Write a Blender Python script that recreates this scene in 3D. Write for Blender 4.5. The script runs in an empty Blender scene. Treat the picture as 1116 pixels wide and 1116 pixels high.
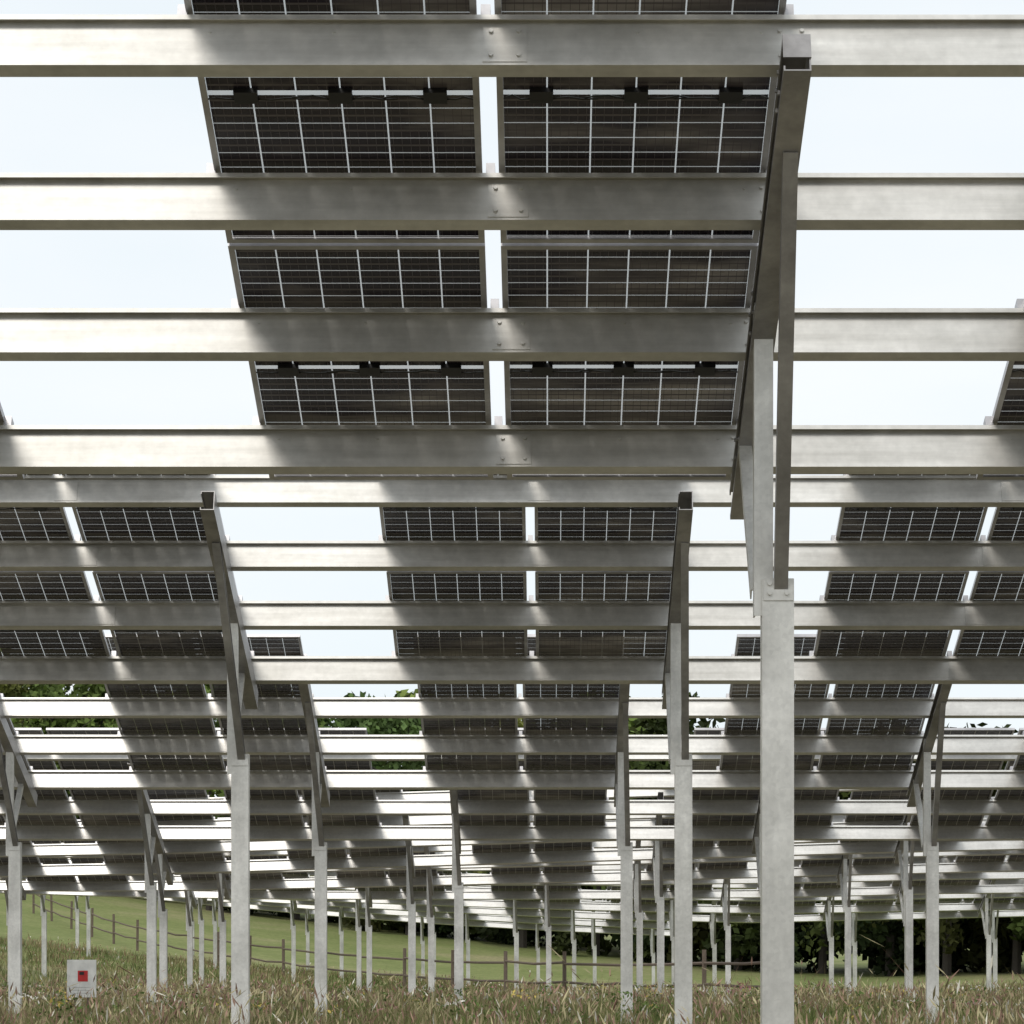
import bpy, math, random
import numpy as np
from mathutils import Vector, noise
random.seed(7); rng=np.random.default_rng(7)
S=bpy.context.scene
ZC=0.8            # camera height above datum
TH=math.radians(21.3); CT,ST=math.cos(TH),math.sin(TH)
F=3000.0
# ------------------------------------------------------------ terrain
def sm(a,b,x):
    t=min(1,max(0,(x-a)/(b-a))); return t*t*(3-2*t)
def lat(X):
    d=6-X
    return 0.03*d+0.0018*d*d if d>0 else -d*0.05
def G(X,Y):
    Xc=max(-70,min(70,X))
    w=sm(45,105,Y)
    g=ZC-0.75-0.45*sm(28,100,Y)+w*lat(Xc)*(1 if Xc<6 else .6)
    k=2.7-1.6*sm(2,16,Xc)
    g+=k*sm(103,170,Y)+ max(0,Y-165)*0.03
    return g
# ------------------------------------------------------------ materials
def newmat(name):
    m=bpy.data.materials.new(name); m.use_nodes=True
    nt=m.node_tree; b=nt.nodes['Principled BSDF']; return m,nt,b
def N(nt,t,**k):
    n=nt.nodes.new(t)
    for a,v in k.items(): setattr(n,a,v)
    return n
def ramp(nt,src,stops):
    r=N(nt,'ShaderNodeValToRGB'); e=r.color_ramp.elements
    while len(e)<len(stops): e.new(.5)
    for i,(p,c) in enumerate(stops): e[i].position=p; e[i].color=(*c,1) if len(c)==3 else c
    nt.links.new(src,r.inputs[0]); return r
def noise_n(nt,scale,detail=4,rough=.55,vec=None,sc=None,obj=True):
    tc=N(nt,'ShaderNodeTexCoord'); n=N(nt,'ShaderNodeTexNoise'); n.inputs['Scale'].default_value=scale
    n.inputs['Detail'].default_value=detail; n.inputs['Roughness'].default_value=rough
    mp=N(nt,'ShaderNodeMapping'); mp.inputs['Scale'].default_value=sc or (1,1,1)
    nt.links.new(tc.outputs['Object'],mp.inputs[0]); nt.links.new(mp.outputs[0],n.inputs['Vector']); return n
def mixc(nt,fac,a,b,mode='MIX'):
    m=N(nt,'ShaderNodeMix',data_type='RGBA',blend_type=mode)
    if isinstance(fac,(int,float)): m.inputs[0].default_value=fac
    else: nt.links.new(fac,m.inputs[0])
    for s,i in ((a,6),(b,7)):
        if isinstance(s,tuple): m.inputs[i].default_value=(*s,1)
        else: nt.links.new(s,m.inputs[i])
    return m.outputs[2]
def metal(name,lo,hi,sc,metallic,rough,spangle=0.0,stain=.8):
    m,nt,b=newmat(name)
    n1=noise_n(nt,1.0,6,.6,sc=sc); r1=ramp(nt,n1.outputs[0],[(.3,lo),(.7,hi)])
    n2=noise_n(nt,22,3,.6); r2=ramp(nt,n2.outputs[0],[(.3,(.88,.88,.88)),(.7,(1,1,1))])
    c=mixc(nt,1.0,r1.outputs[0],r2.outputs[0],'MULTIPLY')
    n4=noise_n(nt,1.5,5,.62,sc=(1,1,1)); r4=ramp(nt,n4.outputs[0],[(.38,(.72,.72,.71)),(.6,(1,1,1))])
    c=mixc(nt,stain,c,r4.outputs[0],'MULTIPLY')
    if spangle:
        tc=N(nt,'ShaderNodeTexCoord'); v=N(nt,'ShaderNodeTexVoronoi'); v.inputs['Scale'].default_value=60
        nt.links.new(tc.outputs['Object'],v.inputs['Vector'])
        r3=ramp(nt,v.outputs['Color'],[(0,(.80,.80,.80)),(1,(1,1,1))])
        c=mixc(nt,spangle,c,r3.outputs[0],'MULTIPLY')
    nt.links.new(c,b.inputs['Base Color']); b.inputs['Metallic'].default_value=metallic
    rr=N(nt,'ShaderNodeMapRange'); rr.inputs[3].default_value=rough-.08; rr.inputs[4].default_value=rough+.12
    nt.links.new(n4.outputs[0],rr.inputs[0]); nt.links.new(rr.outputs[0],b.inputs['Roughness'])
    bp=N(nt,'ShaderNodeBump'); bp.inputs['Strength'].default_value=.08; bp.inputs['Distance'].default_value=.01
    nt.links.new(n1.outputs[0],bp.inputs['Height']); nt.links.new(bp.outputs[0],b.inputs['Normal'])
    return m
M_purlin=metal('galvanised_purlin',(.59,.575,.54),(.80,.785,.75),(.8,6,14),.55,.42)
M_purlin2=metal('galvanised_purlin_lit',(.68,.665,.635),(.86,.845,.81),(.8,6,14),.6,.33,0,.5)  # far-row purlin copy, lighter and glossier to put bright highlights into the material
M_post=metal('galvanised_post',(.74,.725,.69),(.95,.935,.89),(9,9,1.3),.25,.42,.6,1.0)
M_raft=metal('galvanised_rafter',(.30,.29,.29),(.50,.485,.48),(3,3,3),.5,.36,.4)
M_alu=metal('aluminium_frame',(.50,.49,.51),(.62,.61,.62),(3,3,3),.6,.35)
def simple(name,col,rough=.6,met=0):
    m,nt,b=newmat(name); n=noise_n(nt,8,4)
    lo=tuple(c*.85 for c in col); hi=tuple(min(1,c*1.12) for c in col)
    r=ramp(nt,n.outputs[0],[(.3,lo),(.7,hi)]); nt.links.new(r.outputs[0],b.inputs['Base Color'])
    b.inputs['Roughness'].default_value=rough; b.inputs['Metallic'].default_value=met; return m
M_black=simple('black_plastic',(.015,.015,.016),.4)
M_white=simple('sign_white',(.88,.86,.82),.5)
M_red=simple('sign_red',(.65,.03,.03),.5)
M_wood=simple('weathered_wood',(.17,.13,.10),.9)
M_bark=simple('bark',(.05,.042,.034),.9)
# solar cells
def cellmat(name,see):
    m,nt,b=newmat(name)
    uv=N(nt,'ShaderNodeUVMap'); sx=N(nt,'ShaderNodeSeparateXYZ'); nt.links.new(uv.outputs[0],sx.inputs[0])
    def line(src,half,off=0.0,mul=1.0):
        a=N(nt,'ShaderNodeMath',operation='MULTIPLY_ADD'); nt.links.new(src,a.inputs[0]); a.inputs[1].default_value=mul; a.inputs[2].default_value=off
        f=N(nt,'ShaderNodeMath',operation='FRACT'); nt.links.new(a.outputs[0],f.inputs[0])
        s=N(nt,'ShaderNodeMath',operation='SUBTRACT'); nt.links.new(f.outputs[0],s.inputs[0]); s.inputs[1].default_value=.5
        ab=N(nt,'ShaderNodeMath',operation='ABSOLUTE'); nt.links.new(s.outputs[0],ab.inputs[0])
        g=N(nt,'ShaderNodeMath',operation='GREATER_THAN'); nt.links.new(ab.outputs[0],g.inputs[0]); g.inputs[1].default_value=.5-half
        return g.outputs[0]
    U,V=sx.outputs[0],sx.outputs[1]
    gu=line(U,.018); gv=line(V,.03)
    bus=line(V,.06,.5); bus2=line(U,.03,0.5,5)
    n=noise_n(nt,.75,5,.55,sc=(.8,2.6,2.6)); r=ramp(nt,n.outputs[0],[(.36,(.014,.011,.018)),(.52,(.032,.026,.038)),(.60,(.16,.145,.15)),(.70,(.42,.39,.38))])  # brightest ramp stops paint smears of scattered light into the cell colour
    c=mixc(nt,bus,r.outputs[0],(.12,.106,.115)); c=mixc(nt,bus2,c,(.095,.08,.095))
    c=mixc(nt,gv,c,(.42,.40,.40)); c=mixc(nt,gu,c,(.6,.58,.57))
    d=N(nt,'ShaderNodeMath',operation='SUBTRACT'); nt.links.new(V,d.inputs[0]); d.inputs[1].default_value=10
    da=N(nt,'ShaderNodeMath',operation='ABSOLUTE'); nt.links.new(d.outputs[0],da.inputs[0])
    ml=N(nt,'ShaderNodeMath',operation='LESS_THAN'); nt.links.new(da.outputs[0],ml.inputs[0]); ml.inputs[1].default_value=.15
    c=mixc(nt,ml.outputs[0],c,(.8,.79,.78))
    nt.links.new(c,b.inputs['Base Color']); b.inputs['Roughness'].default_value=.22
    if see:
        tr=N(nt,'ShaderNodeBsdfTransparent'); tr.inputs[0].default_value=(.78,.79,.79,1)
        mx=N(nt,'ShaderNodeMath',operation='MAXIMUM'); nt.links.new(gu,mx.inputs[0]); nt.links.new(ml.outputs[0],mx.inputs[1])
        ms=N(nt,'ShaderNodeMixShader'); out=nt.nodes['Material Output']
        hv=N(nt,'ShaderNodeMath',operation='MULTIPLY'); nt.links.new(gv,hv.inputs[0]); hv.inputs[1].default_value=.55
        mm=N(nt,'ShaderNodeMath',operation='MAXIMUM'); nt.links.new(mx.outputs[0],mm.inputs[0]); nt.links.new(hv.outputs[0],mm.inputs[1])
        sc=N(nt,'ShaderNodeMath',operation='MULTIPLY'); nt.links.new(mm.outputs[0],sc.inputs[0]); sc.inputs[1].default_value=.5
        nt.links.new(sc.outputs[0],ms.inputs[0]); nt.links.new(b.outputs[0],ms.inputs[1]); nt.links.new(tr.outputs[0],ms.inputs[2])
        nt.links.new(ms.outputs[0],out.inputs[0])
    return m
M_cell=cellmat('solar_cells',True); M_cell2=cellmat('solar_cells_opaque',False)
# ------------------------------------------------------------ mesh builder
class MB:
    def __init__(s): s.v=[]; s.f=[]; s.m=[]; s.uv=[]
    def quad(s,pts,mi=0,uv=None):
        b=len(s.v); s.v+= [tuple(p) for p in pts]; s.f.append(tuple(range(b,b+len(pts)))); s.m.append(mi)
        s.uv.append(uv or [(0,0)]*len(pts))
    def hexa(s,p,mi=0,caps=True):
        b=len(s.v); s.v+=[tuple(q) for q in p]
        fs=[(0,1,5,4),(1,2,6,5),(2,3,7,6),(3,0,4,7)]
        if caps: fs+=[(3,2,1,0),(4,5,6,7)]
        for f in fs: s.f.append(tuple(b+i for i in f)); s.m.append(mi); s.uv.append([(0,0)]*4)
    def cyl(s,c,ax,r,h,n=6,mi=0):
        ax=Vector(ax).normalized(); u=ax.orthogonal().normalized(); w=ax.cross(u); c=Vector(c)
        r0=[c+u*r*math.cos(2*math.pi*i/n)+w*r*math.sin(2*math.pi*i/n) for i in range(n)]
        r1=[q+ax*h for q in r0]; b=len(s.v); s.v+=[tuple(q) for q in r0+r1]
        for i in range(n):
            j=(i+1)%n; s.f.append((b+i,b+j,b+n+j,b+n+i)); s.m.append(mi); s.uv.append([(0,0)]*4)
        s.f.append(tuple(b+n+i for i in range(n))); s.m.append(mi); s.uv.append([(0,0)]*n)
        s.f.append(tuple(b+i for i in reversed(range(n)))); s.m.append(mi); s.uv.append([(0,0)]*n)
    def tube(s,pts,r,n=5,mi=0,r2=None):
        pts=[Vector(p) for p in pts]; L=len(pts); b=len(s.v)
        for k,p in enumerate(pts):
            d=(pts[min(k+1,L-1)]-pts[max(k-1,0)]).normalized(); u=d.cross(Vector((0.13,.2,1))).normalized(); w=d.cross(u)
            rr=r if r2 is None else r+(r2-r)*k/(L-1)
            for i in range(n): s.v.append(tuple(p+u*rr*math.cos(2*math.pi*i/n)+w*rr*math.sin(2*math.pi*i/n)))
        for k in range(L-1):
            for i in range(n):
                j=(i+1)%n; s.f.append((b+k*n+i,b+k*n+j,b+(k+1)*n+j,b+(k+1)*n+i)); s.m.append(mi); s.uv.append([(0,0)]*4)
    def obj(s,name,mats,parent=None,smooth=False):
        me=bpy.data.meshes.new(name); me.from_pydata(s.v,[],s.f); 
        for m in mats: me.materials.append(m)
        me.polygons.foreach_set('material_index',s.m)
        ul=me.uv_layers.new(name='UVMap'); fl=[c for u in s.uv for p in u for c in p]; ul.data.foreach_set('uv',fl)
        me.update(); o=bpy.data.objects.new(name,me); S.collection.objects.link(o)
        if parent: o.parent=parent
        return o
# ------------------------------------------------------------ racks
def beam(mb,p0,p1,w,d,mi=0,side=Vector((1,0,0)),th=.006,openx=1):
    """channel section member from p0 to p1"""
    p0,p1=Vector(p0),Vector(p1); ax=(p1-p0).normalized(); n=ax.cross(side).normalized()
    def blk(x0,x1,n0,n1):
        e=lambda p:[p+side*x0+n*n0,p+side*x1+n*n0,p+side*x1+n*n1,p+side*x0+n*n1]
        mb.hexa(e(p0)+e(p1),mi)
    h=w/2; q=d/2
    if openx>0:
        blk(h-th,h,-q,q); blk(-h,h-th,-q,-q+th); blk(-h,h-th,q-th,q)
        blk(-h,-h+th,-q+th,-q+th+.016); blk(-h,-h+th,q-th-.016,q-th)
    elif openx<0:
        blk(-h,-h+th,-q,q); blk(-h+th,h,-q,-q+th); blk(-h+th,h,q-th,q)
    else:
        blk(-h,h,-q,-q+th); blk(-h,-h+th,-q+th,q); blk(h-th,h,-q+th,q)
def rack(i,Z1,Hf,posts,centers,xa,xb,pbreaks,detail):
    par=bpy.data.objects.new('solar_panel_rack',None); S.collection.objects.link(par)
    par.location=(0,Z1,0)
    def P(x,t,n): 
        return Vector((x, t*CT+n*ST, Hf(x)-t*ST+n*CT+ZC))
    mb=MB()
    T=.004
    prof=[(-T,0,-.1,.1),(0,.062,-.1,-.1+T),(.062-T,.062,-.1+T,-.08),(-.034,-T,.1-T,.1),(-.034,-.034+T,.079,.1-T)]
    brk=[xa]+[b for b in pbreaks if xa+.1<b<xb-.1]+[xb]
    for k in range(4):
        t0=k*.909
        for a,bx in zip(brk[:-1],brk[1:]):
            for (ta,tb,na,nb) in prof:
                p=[]
                for x in (a,bx):
                    p+=[P(x,t0+ta,na),P(x,t0+tb,na),P(x,t0+tb,nb),P(x,t0+ta,nb)]
                mb.hexa(p,0,caps=True if (a==xa or bx==xb) else False)
        if detail>=1:
            for c in centers:
                x0,x1=c-.01,c+.15
                p=[]
                for x in (x0,x1): p+=[P(x,t0-T-.004,-.088),P(x,t0-T-.0005,-.088),P(x,t0-T-.0005,.072),P(x,t0-T-.004,.072)]
                mb.hexa(p)
                if detail>=2:
                    for bx_ in (c+.02,c+.12):
                        for nn in (-.06,.045):
                            mb.cyl(P(bx_,t0-T-.004,nn),(0,-CT,ST),.009,.009)
                    for q in (-1.0,-.55,.55,1.0):
                        mb.cyl(P(c+q,t0-T,.045),(0,-CT,ST),.006,.005)
            if detail>=2:
                for px in posts:
                    for bx_ in (px-.10,px-.02):
                        for nn in (-.06,.05): mb.cyl(P(bx_,t0-T,nn),(0,-CT,ST),.008,.008)
    mb.obj('purlins',[M_purlin if i<2 else M_purlin2],par)
    rf=MB(); po=MB(); br=MB()
    for px in posts:
        rx=px-.058
        beam(rf,P(rx,-.16,-.178),P(rx,2.93,-.178),.098,.15,openx=1)
        tp=1.43
        base=P(px,tp,0); yb=base.y
        zg=G(px,Z1+yb)-.4
        ztop=P(rx,tp,-.255).z
        zj=P(px,tp,0).z-1.27
        beam(po,(px,yb,zg),(px,yb,zj+.03),.13,.10,openx=0,side=Vector((1,0,0)))
        beam(po,(rx,yb,zj-.12),(rx,yb,ztop+.13),.078,.07,openx=0)
        po.hexa([(px-.06,yb-.056,zj-.06),(px+.062,yb-.056,zj-.06),(px+.062,yb-.0505,zj-.06),(px-.06,yb-.0505,zj-.06),
                 (px-.06,yb-.056,zj+.03),(px+.062,yb-.056,zj+.03),(px+.062,yb-.0505,zj+.03),(px-.06,yb-.0505,zj+.03)])
        beam(br,(px+.012,yb-.03,zj+.0),P(rx+.012,.30,-.235),.056,.06,openx=-1)
        beam(po,(rx-.02,yb+.06,zj-.02),P(rx-.02,2.35,-.2),.055,.05,openx=0)
        if detail>=2:
            for bz in (zj-.03,zj+.01):
                for q in (-.035,.035): po.cyl((px+q,yb-.056,bz),(0,-1,0),.010,.010)
            for tt in (.0,.1,1.35,1.5,2.3,2.45):
                rf.cyl(P(rx-.05,tt,-.13),(-1,0,0),.009,.008); rf.cyl(P(rx-.05,tt,-.22),(-1,0,0),.009,.008)
            p=[]
            for x in (rx-.05,rx+.05): p+=[P(x,-.168,-.20),P(x,-.161,-.20),P(x,-.161,-.1),P(x,-.168,-.1)]
            rf.hexa(p)
    rf.obj('rafters',[M_raft],par); po.obj('posts',[M_post],par); br.obj('braces',[M_raft],par)
    pn=MB(); fr=MB(); jb=MB()
    W=1.055; L=1.82; FD=.032
    for c in centers:
        for sx_ in (-1,1):
            x0=c+(.0325 if sx_>0 else -.0325-W); x1=x0+W
            for t0 in (-.465,1.375):
                t1=t0+L; nb=.118
                jit=random.uniform(-.002,.002)
                zz=nb+FD*.7+jit
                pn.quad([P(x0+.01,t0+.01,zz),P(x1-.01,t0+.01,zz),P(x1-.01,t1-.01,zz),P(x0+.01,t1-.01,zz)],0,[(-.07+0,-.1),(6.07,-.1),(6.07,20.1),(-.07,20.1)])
                def fb(xa_,xb_,ta,tb,na=nb,nbb=nb+FD):
                    p=[]
                    for x in (xa_,xb_): p+=[P(x,ta,na),P(x,tb,na),P(x,tb,nbb),P(x,ta,nbb)]
                    fr.hexa(p)
                fw=.009
                fb(x0,x0+fw,t0,t1); fb(x1-fw,x1,t0,t1); fb(x0+fw,x1-fw,t0,t0+fw); fb(x0+fw,x1-fw,t1-fw,t1)
                if i<6:
                    fb(x0+fw,x0+fw+.016,t0+fw,t1-fw,nb,nb+.003); fb(x1-fw-.016,x1-fw,t0+fw,t1-fw,nb,nb+.003)
                    fb(x0+fw+.016,x1-fw-.016,t1-fw-.016,t1-fw,nb,nb+.003); fb(x0+fw+.016,x1-fw-.016,t0+fw,t0+fw+.016,nb,nb+.003)
                if i<4:
                    tm=t0+L/2
                    for qi,q in enumerate((.16,.5,.84)):
                        xx=x0+W*q
                        p=[]
                        for x in (xx-.045,xx+.045): p+=[P(x,tm-.03,zz-.024),P(x,tm+.035,zz-.024),P(x,tm+.035,zz-.002),P(x,tm-.03,zz-.002)]
                        jb.hexa(p)
                        if detail>=1:
                            for sgn in (-1,1):
                                ln=.17 if not((qi==0 and sgn<0) or (qi==2 and sgn>0)) else .10
                                pts=[P(xx+sgn*(.045+ln*a),tm+.02-.05*math.sin(a*3.1)*random.uniform(.4,1),zz-.014-.02*math.sin(a*3.1)) for a in (0,.33,.66,1)]
                                jb.tube(pts,.004,4)
        for k in range(4):
            for xx in (c-.0,c-W-.045,c+W+.045):
                p=[]
                for x in (xx-.018,xx+.018): p+=[P(x,k*.909-.03,.1005),P(x,k*.909+.03,.1005),P(x,k*.909+.03,.15),P(x,k*.909-.03,.15)]
                fr.hexa(p)
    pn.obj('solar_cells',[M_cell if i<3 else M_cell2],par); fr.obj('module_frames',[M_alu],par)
    if jb.v: jb.obj('junction_boxes',[M_black],par)
pitch=3.335
spec=[ # Z1, H1, post phase X, bay, centre phase
 (9.97,3.333,.938,4.4,-.229),
 (19.4,3.335,1.014,3.335,-.135),
 (28.7,3.08,.85,3.335,-.31),
 (38.1,2.92,-1.287,4.4,-.25),
 (47.4,2.92,1.98,4.4,-.30),
 (56.8,2.80,1.92,4.4,-.15),
 (66.2,2.62,0.0,4.4,-.35),
 (75.6,2.50,-.9,4.4,-.2),
 (85.0,2.38,.8,4.4,-.3),
 (94.4,2.25,1.6,4.4,-.25),
 (103.8,2.12,-.4,4.4,-.2)]
for i,(Z1,H1,pp,B,cp) in enumerate(spec):
    hw=.235*Z1+5
    xb=hw
    xa=-hw
    if i>=9: xb=6.0
    w=sm(45,105,Z1+1.5)
    slope=[0,0,0,0,.03,.03,.02,.0,0,0,0][i]
    def Hf(x,H1=H1,w=w,slope=slope):
        xc=max(-60,min(60,x)); return H1+slope*max(-9,min(9,xc))+w*lat(xc)*(1 if xc<6 else .6)
    posts=[pp+k*B for k in range(-12,13) if xa<pp+k*B<xb]
    cents=[cp+k*pitch for k in range(-14,15) if xa+1.1<cp+k*pitch<xb-1.1]
    xa=min(posts+[c-1.2 for c in cents])-.4; xb=max(posts+[c+1.2 for c in cents])+.4
    rack(i,Z1,Hf,posts,cents,xa,xb,[c+.07 for c in cents],2 if i==0 else (1 if i<3 else 0))
# ------------------------------------------------------------ ground
xs=np.concatenate([np.linspace(-900,-90,12)[:-1],np.linspace(-90,90,91),np.linspace(90,900,12)[1:]])
ys=np.concatenate([np.linspace(-300,-10,10)[:-1],np.linspace(-10,240,126),np.linspace(240,1500,16)[1:]])
vv=[]
for y in ys:
    for x in xs:
        vv.append((x,y,G(x,min(y,320))+.05*noise.noise(Vector((x*.2,y*.2,0)))))
nx=len(xs); ff=[(j*nx+i,j*nx+i+1,(j+1)*nx+i+1,(j+1)*nx+i) for j in range(len(ys)-1) for i in range(nx-1)]
me=bpy.data.meshes.new('ground'); me.from_pydata(vv,[],ff); me.polygons.foreach_set('use_smooth',[True]*len(ff))
gr=bpy.data.objects.new('ground',me); S.collection.objects.link(gr)
m,nt,b=newmat('meadow')
n1=noise_n(nt,.12,8,.65); r1=ramp(nt,n1.outputs[0],[(.3,(.17,.21,.07)),(.5,(.24,.265,.105)),(.7,(.34,.31,.17))])
rn=ramp(nt,n1.outputs[0],[(.3,(.17,.16,.10)),(.6,(.25,.215,.15))])
n2=noise_n(nt,4,8,.75); r2=ramp(nt,n2.outputs[0],[(.3,(.6,.62,.6)),(.7,(1.2,1.18,1.15))])
tc=N(nt,'ShaderNodeTexCoord'); sx=N(nt,'ShaderNodeSeparateXYZ'); nt.links.new(tc.outputs['Object'],sx.inputs[0])
mr=N(nt,'ShaderNodeMapRange'); mr.inputs[1].default_value=62; mr.inputs[2].default_value=84; nt.links.new(sx.outputs[1],mr.inputs[0])
c=mixc(nt,mr.outputs[0],rn.outputs[0],r1.outputs[0])
nt.links.new(mixc(nt,1,c,r2.outputs[0],'MULTIPLY'),b.inputs['Base Color']); b.inputs['Roughness'].default_value=.95
b.inputs['Specular IOR Level'].default_value=.1
me.materials.append(m)
# ------------------------------------------------------------ numpy polygon soup mesh
def npmesh(name,V,nper,mats,midx=None,attr=None):
    n=len(V); me=bpy.data.meshes.new(name); nf=n//nper
    me.vertices.add(n); me.vertices.foreach_set('co',V.astype(np.float32).ravel())
    me.loops.add(n); me.loops.foreach_set('vertex_index',np.arange(n,dtype=np.int32))
    me.polygons.add(nf); me.polygons.foreach_set('loop_start',np.arange(0,n,nper,dtype=np.int32))
    for q in mats: me.materials.append(q)
    if midx is not None: me.polygons.foreach_set('material_index',midx.astype(np.int32))
    if attr is not None:
        a=me.color_attributes.new('Col','FLOAT_COLOR','CORNER')
        c=np.ones((n,4),np.float32); c[:,:3]=np.repeat(attr,nper,axis=0); a.data.foreach_set('color',c.ravel())
    me.update(calc_edges=True); me.validate()
    o=bpy.data.objects.new(name,me); S.collection.objects.link(o); return o
def colmat(name):
    m,nt,b=newmat(name); a=N(nt,'ShaderNodeAttribute',attribute_name='Col')
    nt.links.new(a.outputs[0],b.inputs['Base Color']); b.inputs['Roughness'].default_value=.8; b.inputs['Specular IOR Level'].default_value=.15
    return m
M_grass=colmat('grass_blades'); M_leaf=colmat('leaves')
Gv=np.vectorize(G)
def grass(n,y0,y1,hmin,hmax,wd,heads,xk=.27):
    Y=np.sqrt(rng.uniform(y0**2,y1**2,n)); X=rng.uniform(-1,1,n)*(xk*Y+3)
    pn=np.array([noise.noise(Vector((x*.25,y*.12,3))) for x,y in zip(X,Y)])
    pm=np.array([noise.noise(Vector((x*1.1,y*.6,8))) for x,y in zip(X,Y)])
    Z=Gv(X,Y)-.02
    h=rng.uniform(hmin,hmax,n)*(1+.55*pn+.8*pm)
    tall=rng.uniform(0,1,n)<.05; h=np.where(tall,h*1.45,h)
    a=rng.uniform(0,2*math.pi,n); l=rng.uniform(.05,.6,n)*h
    dx,dy=np.cos(a)*l,np.sin(a)*l
    w=wd*rng.uniform(.5,1.3,n)*(Y/30)**.5
    B=np.stack([X,Y,Z],1)
    wv=np.stack([w,np.zeros(n),np.zeros(n)],1)*.5
    mid=B+np.stack([dx*.35,dy*.35,h*.6],1); tip=B+np.stack([dx,dy,h],1)
    V=np.stack([B-wv,B+wv,mid+wv*.7,tip,mid-wv*.7],1)
    base=np.array([.13,.175,.05]); tan=np.array([.36,.29,.16]); red=np.array([.30,.18,.13])
    k=np.clip(.18+1.2*pn+.9*pm+rng.uniform(-.35,.35,n)-.10*np.clip(X/8,-1,1),0,1)[:,None]
    col=base*(1-k)+tan*k
    rr=(rng.uniform(0,1,n)<.08)[:,None]; col=np.where(rr,red,col); col*=rng.uniform(.5,1.3,(n,1))
    idx=np.where(rng.uniform(0,1,n)<heads*(1+1.8*pn))[0]; m_=len(idx)
    T=tip[idx]; hw=np.stack([rng.uniform(.004,.012,m_)*(Y[idx]/30)**.5,np.zeros(m_),np.zeros(m_)],1); up=np.stack([dx[idx]*.3,dy[idx]*.3,rng.uniform(.03,.10,m_)],1)
    H=np.stack([T-up*.3,T+hw+up*.2,T+hw*.5+up*.8,T+up,T-hw+up*.3],1)
    pick=rng.uniform(0,1,(m_,1))
    hc=np.where(pick<.35,np.array([.38,.24,.18]),np.where(pick<.92,np.array([.46,.40,.23]),np.array([.78,.74,.62])))*rng.uniform(.55,1.2,(m_,1))
    return np.concatenate([V,H]).reshape(-1,3),np.concatenate([col,hc])
A=[grass(24000,9,24,.16,.38,.006,.14),grass(130000,22,50,.12,.38,.0065,.18),grass(50000,48,104,.10,.28,.012,.15)]
def weeds(nc,per):
    Vs=[];Cs=[]
    for k in range(nc):
        y=math.sqrt(random.uniform(22**2,60**2)); x=random.uniform(-1,1)*(.24*y+1); z=G(x,y); hh=random.uniform(.25,.52)
        n=per; P0=np.stack([x+rng.normal(0,.09,n),y+rng.normal(0,.09,n),z+rng.uniform(.05,1,n)*hh],1)
        s=rng.uniform(.012,.032,(n,1)); t1=rng.normal(size=(n,3)); t1/=np.linalg.norm(t1,axis=1)[:,None]
        t2=np.cross(t1,rng.normal(size=(n,3))); t2/=np.linalg.norm(t2,axis=1)[:,None]
        Vs.append(np.stack([P0-t1*s,P0-t2*s*.4,P0+t1*s*.5-t2*s*.35,P0+t1*s,P0+t2*s*.5],1).reshape(-1,3))
        c=np.array([.11,.165,.045])*rng.uniform(.5,1.4,(n,1))
        f=random.random()
        if f<.4: 
            fl=(P0[:,2]>z+hh*.8)[:,None]; c=np.where(fl,np.array([.75,.71,.64]) if f<.15 else (np.array([.58,.45,.12]) if f<.28 else np.array([.48,.22,.24])),c)
        Cs.append(c)
    return np.concatenate(Vs),np.concatenate(Cs)
A.append(weeds(620,50))
npmesh('tall_grass',np.concatenate([a[0] for a in A]),5,[M_grass],None,np.concatenate([a[1] for a in A]))
# ------------------------------------------------------------ trees
leafV=[];leafC=[]; tk=MB()
def tree(x,y,h,cr,shrub=False,n=2600,tone=1.0,ls=1.0):
    z=G(x,y)
    if not shrub:
        tk.tube([(x,y,z-.3),(x+.1,y,z+h*.3),(x-.15,y+.1,z+h*.6),(x,y,z+h*.9)],.24,6,0,.05)
        for k in range(6):
            a=random.uniform(0,6.28); zz=z+h*random.uniform(.3,.65); l=cr*random.uniform(.5,.9)
            tk.tube([(x,y,zz),(x+math.cos(a)*l*.5,y+math.sin(a)*l*.5,zz+l*.35),(x+math.cos(a)*l,y+math.sin(a)*l,zz+l*.6)],.09,4,0,.02)
    nc=30 if not shrub else 12
    c0=0.16*h if not shrub else .1*h
    cs=[];rs=[]
    for k in range(nc):
        u=random.random(); zz=c0+(h-c0)*u; rad=cr*math.sin(math.pi*min(.97,(.22+.78*u)))**.7*random.uniform(.35,1)
        a=random.uniform(0,6.28); cs.append((x+math.cos(a)*rad,y+math.sin(a)*rad,z+zz*.93)); rs.append(random.uniform(.2,.36)*cr+.2)
    cs=np.array(cs); rs=np.array(rs); pick=rng.integers(0,nc,n)
    d=rng.normal(size=(n,3)); d/=np.linalg.norm(d,axis=1)[:,None]; r=rs[pick]*rng.uniform(.45,1.1,n)
    P0=cs[pick]+d*r[:,None]*np.array([1,1,.75])
    P0[:,2]=np.maximum(P0[:,2],z+.05)
    s=(rng.uniform(.13,.30,n)*ls)[:,None]
    t1=rng.normal(size=(n,3)); t1/=np.linalg.norm(t1,axis=1)[:,None]; t2=np.cross(t1,rng.normal(size=(n,3))); t2/=np.linalg.norm(t2,axis=1)[:,None]
    leafV.append(np.stack([P0-t1*s,P0-t2*s*.6,P0+t1*s,P0+t2*s*.6],1).reshape(-1,3))
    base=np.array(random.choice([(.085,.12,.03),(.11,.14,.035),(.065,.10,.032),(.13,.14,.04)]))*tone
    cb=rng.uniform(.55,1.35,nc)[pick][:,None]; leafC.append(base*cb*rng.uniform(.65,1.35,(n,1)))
x=-58
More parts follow.
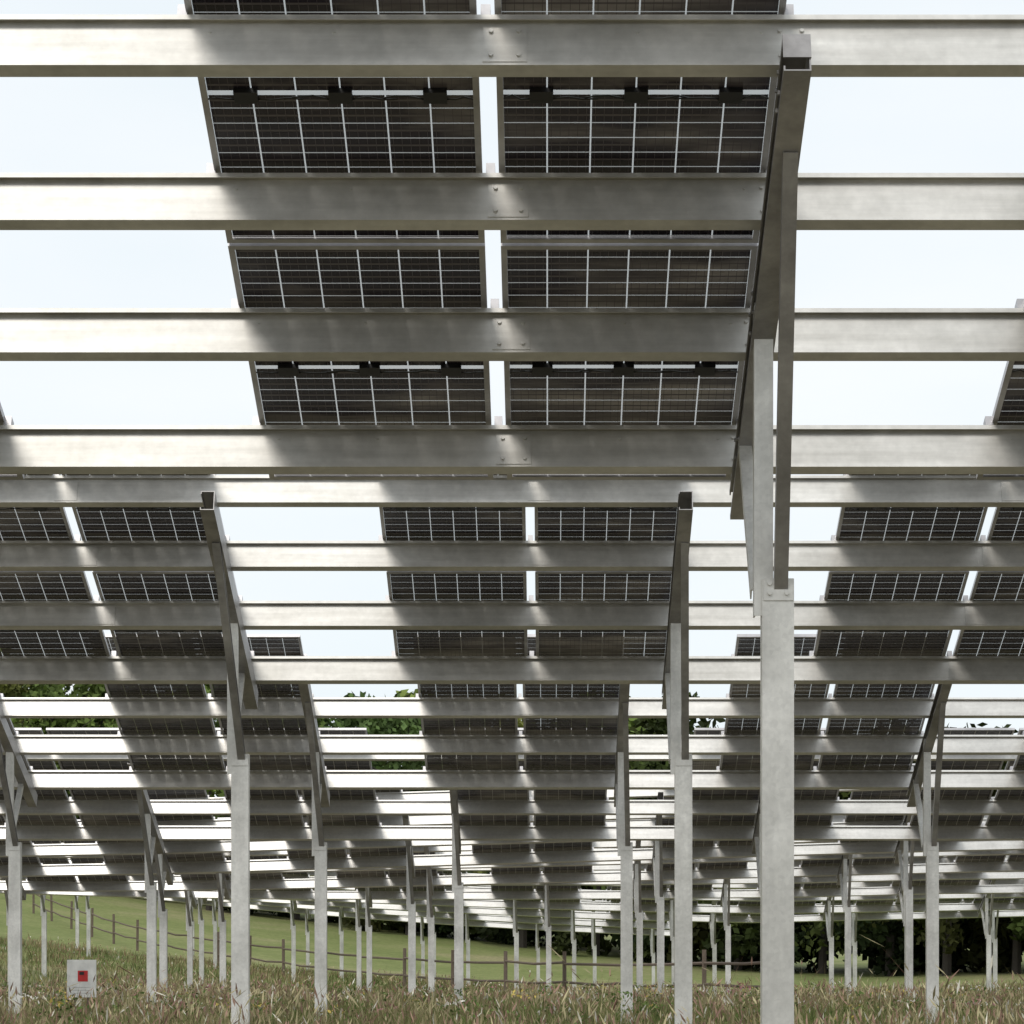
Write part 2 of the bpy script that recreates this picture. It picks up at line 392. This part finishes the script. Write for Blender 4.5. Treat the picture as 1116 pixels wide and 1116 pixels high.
while x<56:
    yt=158-.8*(max(-30,min(30,x))+25)
    hh=(14.0-2.2*sm(4,14,x)); far=x<-42 or x>40
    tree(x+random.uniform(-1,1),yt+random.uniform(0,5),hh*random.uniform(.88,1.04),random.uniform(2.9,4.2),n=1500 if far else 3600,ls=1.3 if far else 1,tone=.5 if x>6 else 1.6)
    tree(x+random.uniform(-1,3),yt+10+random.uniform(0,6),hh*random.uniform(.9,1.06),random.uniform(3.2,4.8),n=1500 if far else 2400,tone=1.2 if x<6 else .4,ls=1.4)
    for q in range(2):
        tree(x+random.uniform(-2,3),yt+random.uniform(1,8),random.uniform(2.0,4.5),random.uniform(1.6,2.6),True,n=700,tone=.3,ls=1.1)
    tree(x+random.uniform(-1,1),yt+8,random.uniform(5.5,8),random.uniform(3.2,3.9),True,n=1500,tone=.22,ls=1.4)
    x+=random.uniform(2.8,4.0)
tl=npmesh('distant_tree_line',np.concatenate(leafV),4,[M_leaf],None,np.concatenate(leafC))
tk.obj('trunks',[M_bark],tl)
# ------------------------------------------------------------ fence
fe=MB(); rl=MB()
def fpos(k):
    s=k/10; return (-12+s*15.5, 100-38*s)
prev=None
fp=bpy.data.objects.new('split_rail_fence',None); S.collection.objects.link(fp)
for k in range(-8,12):
    x,y=fpos(k); z=G(x,y); l=random.uniform(-.03,.03)
    fe.tube([(x,y,z-.3),(x+l,y,z+1.25)],.055,7,0,.05)
    if prev:
        for hz in (.45,.95): rl.tube([(prev[0],prev[1],prev[2]+hz+random.uniform(-.05,.05)),((x+prev[0])/2,(y+prev[1])/2,(z+prev[2])/2+hz-.03),(x,y,z+hz+random.uniform(-.05,.05))],.035,6)
    prev=(x,y,z)
fe.obj('fence_posts',[M_wood],fp); rl.obj('fence_rails',[M_wood],fp)
# ------------------------------------------------------------ sign
sg=MB(); sy=33.0; k=sy/F
def sbox(x0,x1,y0,y1,z0,z1,mi): sg.hexa([(x0,y0,z0),(x1,y0,z0),(x1,y1,z0),(x0,y1,z0),(x0,y0,z1),(x1,y0,z1),(x1,y1,z1),(x0,y1,z1)],mi)
cx=(89-598)*k; zt=ZC+4*k; zb=ZC-37*k; gz=G(cx,sy)
sbox(cx-.175,cx+.175,sy-.006,sy+.006,zb,zt,0)
sbox(cx-.09,cx-.06,sy+.007,sy+.03,gz-.2,zb+.3,2); sbox(cx+.06,cx+.09,sy+.007,sy+.03,gz-.2,zb+.3,2)
sbox(cx-.045,cx+.075,sy-.009,sy-.0065,zb+.19,zb+.32,1)
sbox(cx-.025,cx+.03,sy-.0125,sy-.0095,zb+.27,zb+.305,3)
for q in range(3): sbox(cx-.11,cx+.11,sy-.009,sy-.0065,zb+.05+q*.035,zb+.052+q*.035,3)
sg.obj('warning_sign',[M_white,M_red,M_wood,M_black])
# ------------------------------------------------------------ sky and sun
el,az=math.radians(50),math.radians(202)
w=bpy.data.worlds.new('World'); S.world=w; w.use_nodes=True; nt=w.node_tree; bg=nt.nodes['Background']
sk=N(nt,'ShaderNodeTexSky',sky_type='NISHITA'); sk.sun_disc=False; sk.sun_elevation=el; sk.sun_rotation=az; sk.dust_density=2
tc=N(nt,'ShaderNodeTexCoord'); mp=N(nt,'ShaderNodeMapping'); mp.inputs['Scale'].default_value=(1,1,3)
n=N(nt,'ShaderNodeTexNoise'); n.inputs['Scale'].default_value=2.6; n.inputs['Detail'].default_value=6
nt.links.new(tc.outputs['Generated'],mp.inputs[0]); nt.links.new(mp.outputs[0],n.inputs['Vector'])
cr=ramp(nt,n.outputs[0],[(.3,(8.7,9.5,9.9)),(.65,(10.0,10.3,10.5))])
nt.links.new(mixc(nt,.88,sk.outputs[0],cr.outputs[0]),bg.inputs[0]); bg.inputs[1].default_value=.105
sl=bpy.data.lights.new('sun','SUN'); sl.energy=.9; sl.angle=math.radians(17); sl.color=(1,.95,.88)
so=bpy.data.objects.new('sun',sl); S.collection.objects.link(so)
so.rotation_euler=Vector((math.sin(az)*math.cos(el),math.cos(az)*math.cos(el),math.sin(el))).to_track_quat('Z','Y').to_euler()
# ------------------------------------------------------------ camera
cd=bpy.data.cameras.new('camera'); co=bpy.data.objects.new('camera',cd); S.collection.objects.link(co); S.camera=co
co.location=(0,0,ZC); co.rotation_euler=(math.pi/2,0,0)
cd.sensor_width=36; cd.lens=F/1116*36; cd.shift_x=-40/1116; cd.shift_y=492/1116; cd.clip_end=3000; cd.clip_start=.1
S.view_settings.view_transform='Standard'; S.view_settings.look='None'; S.view_settings.exposure=0
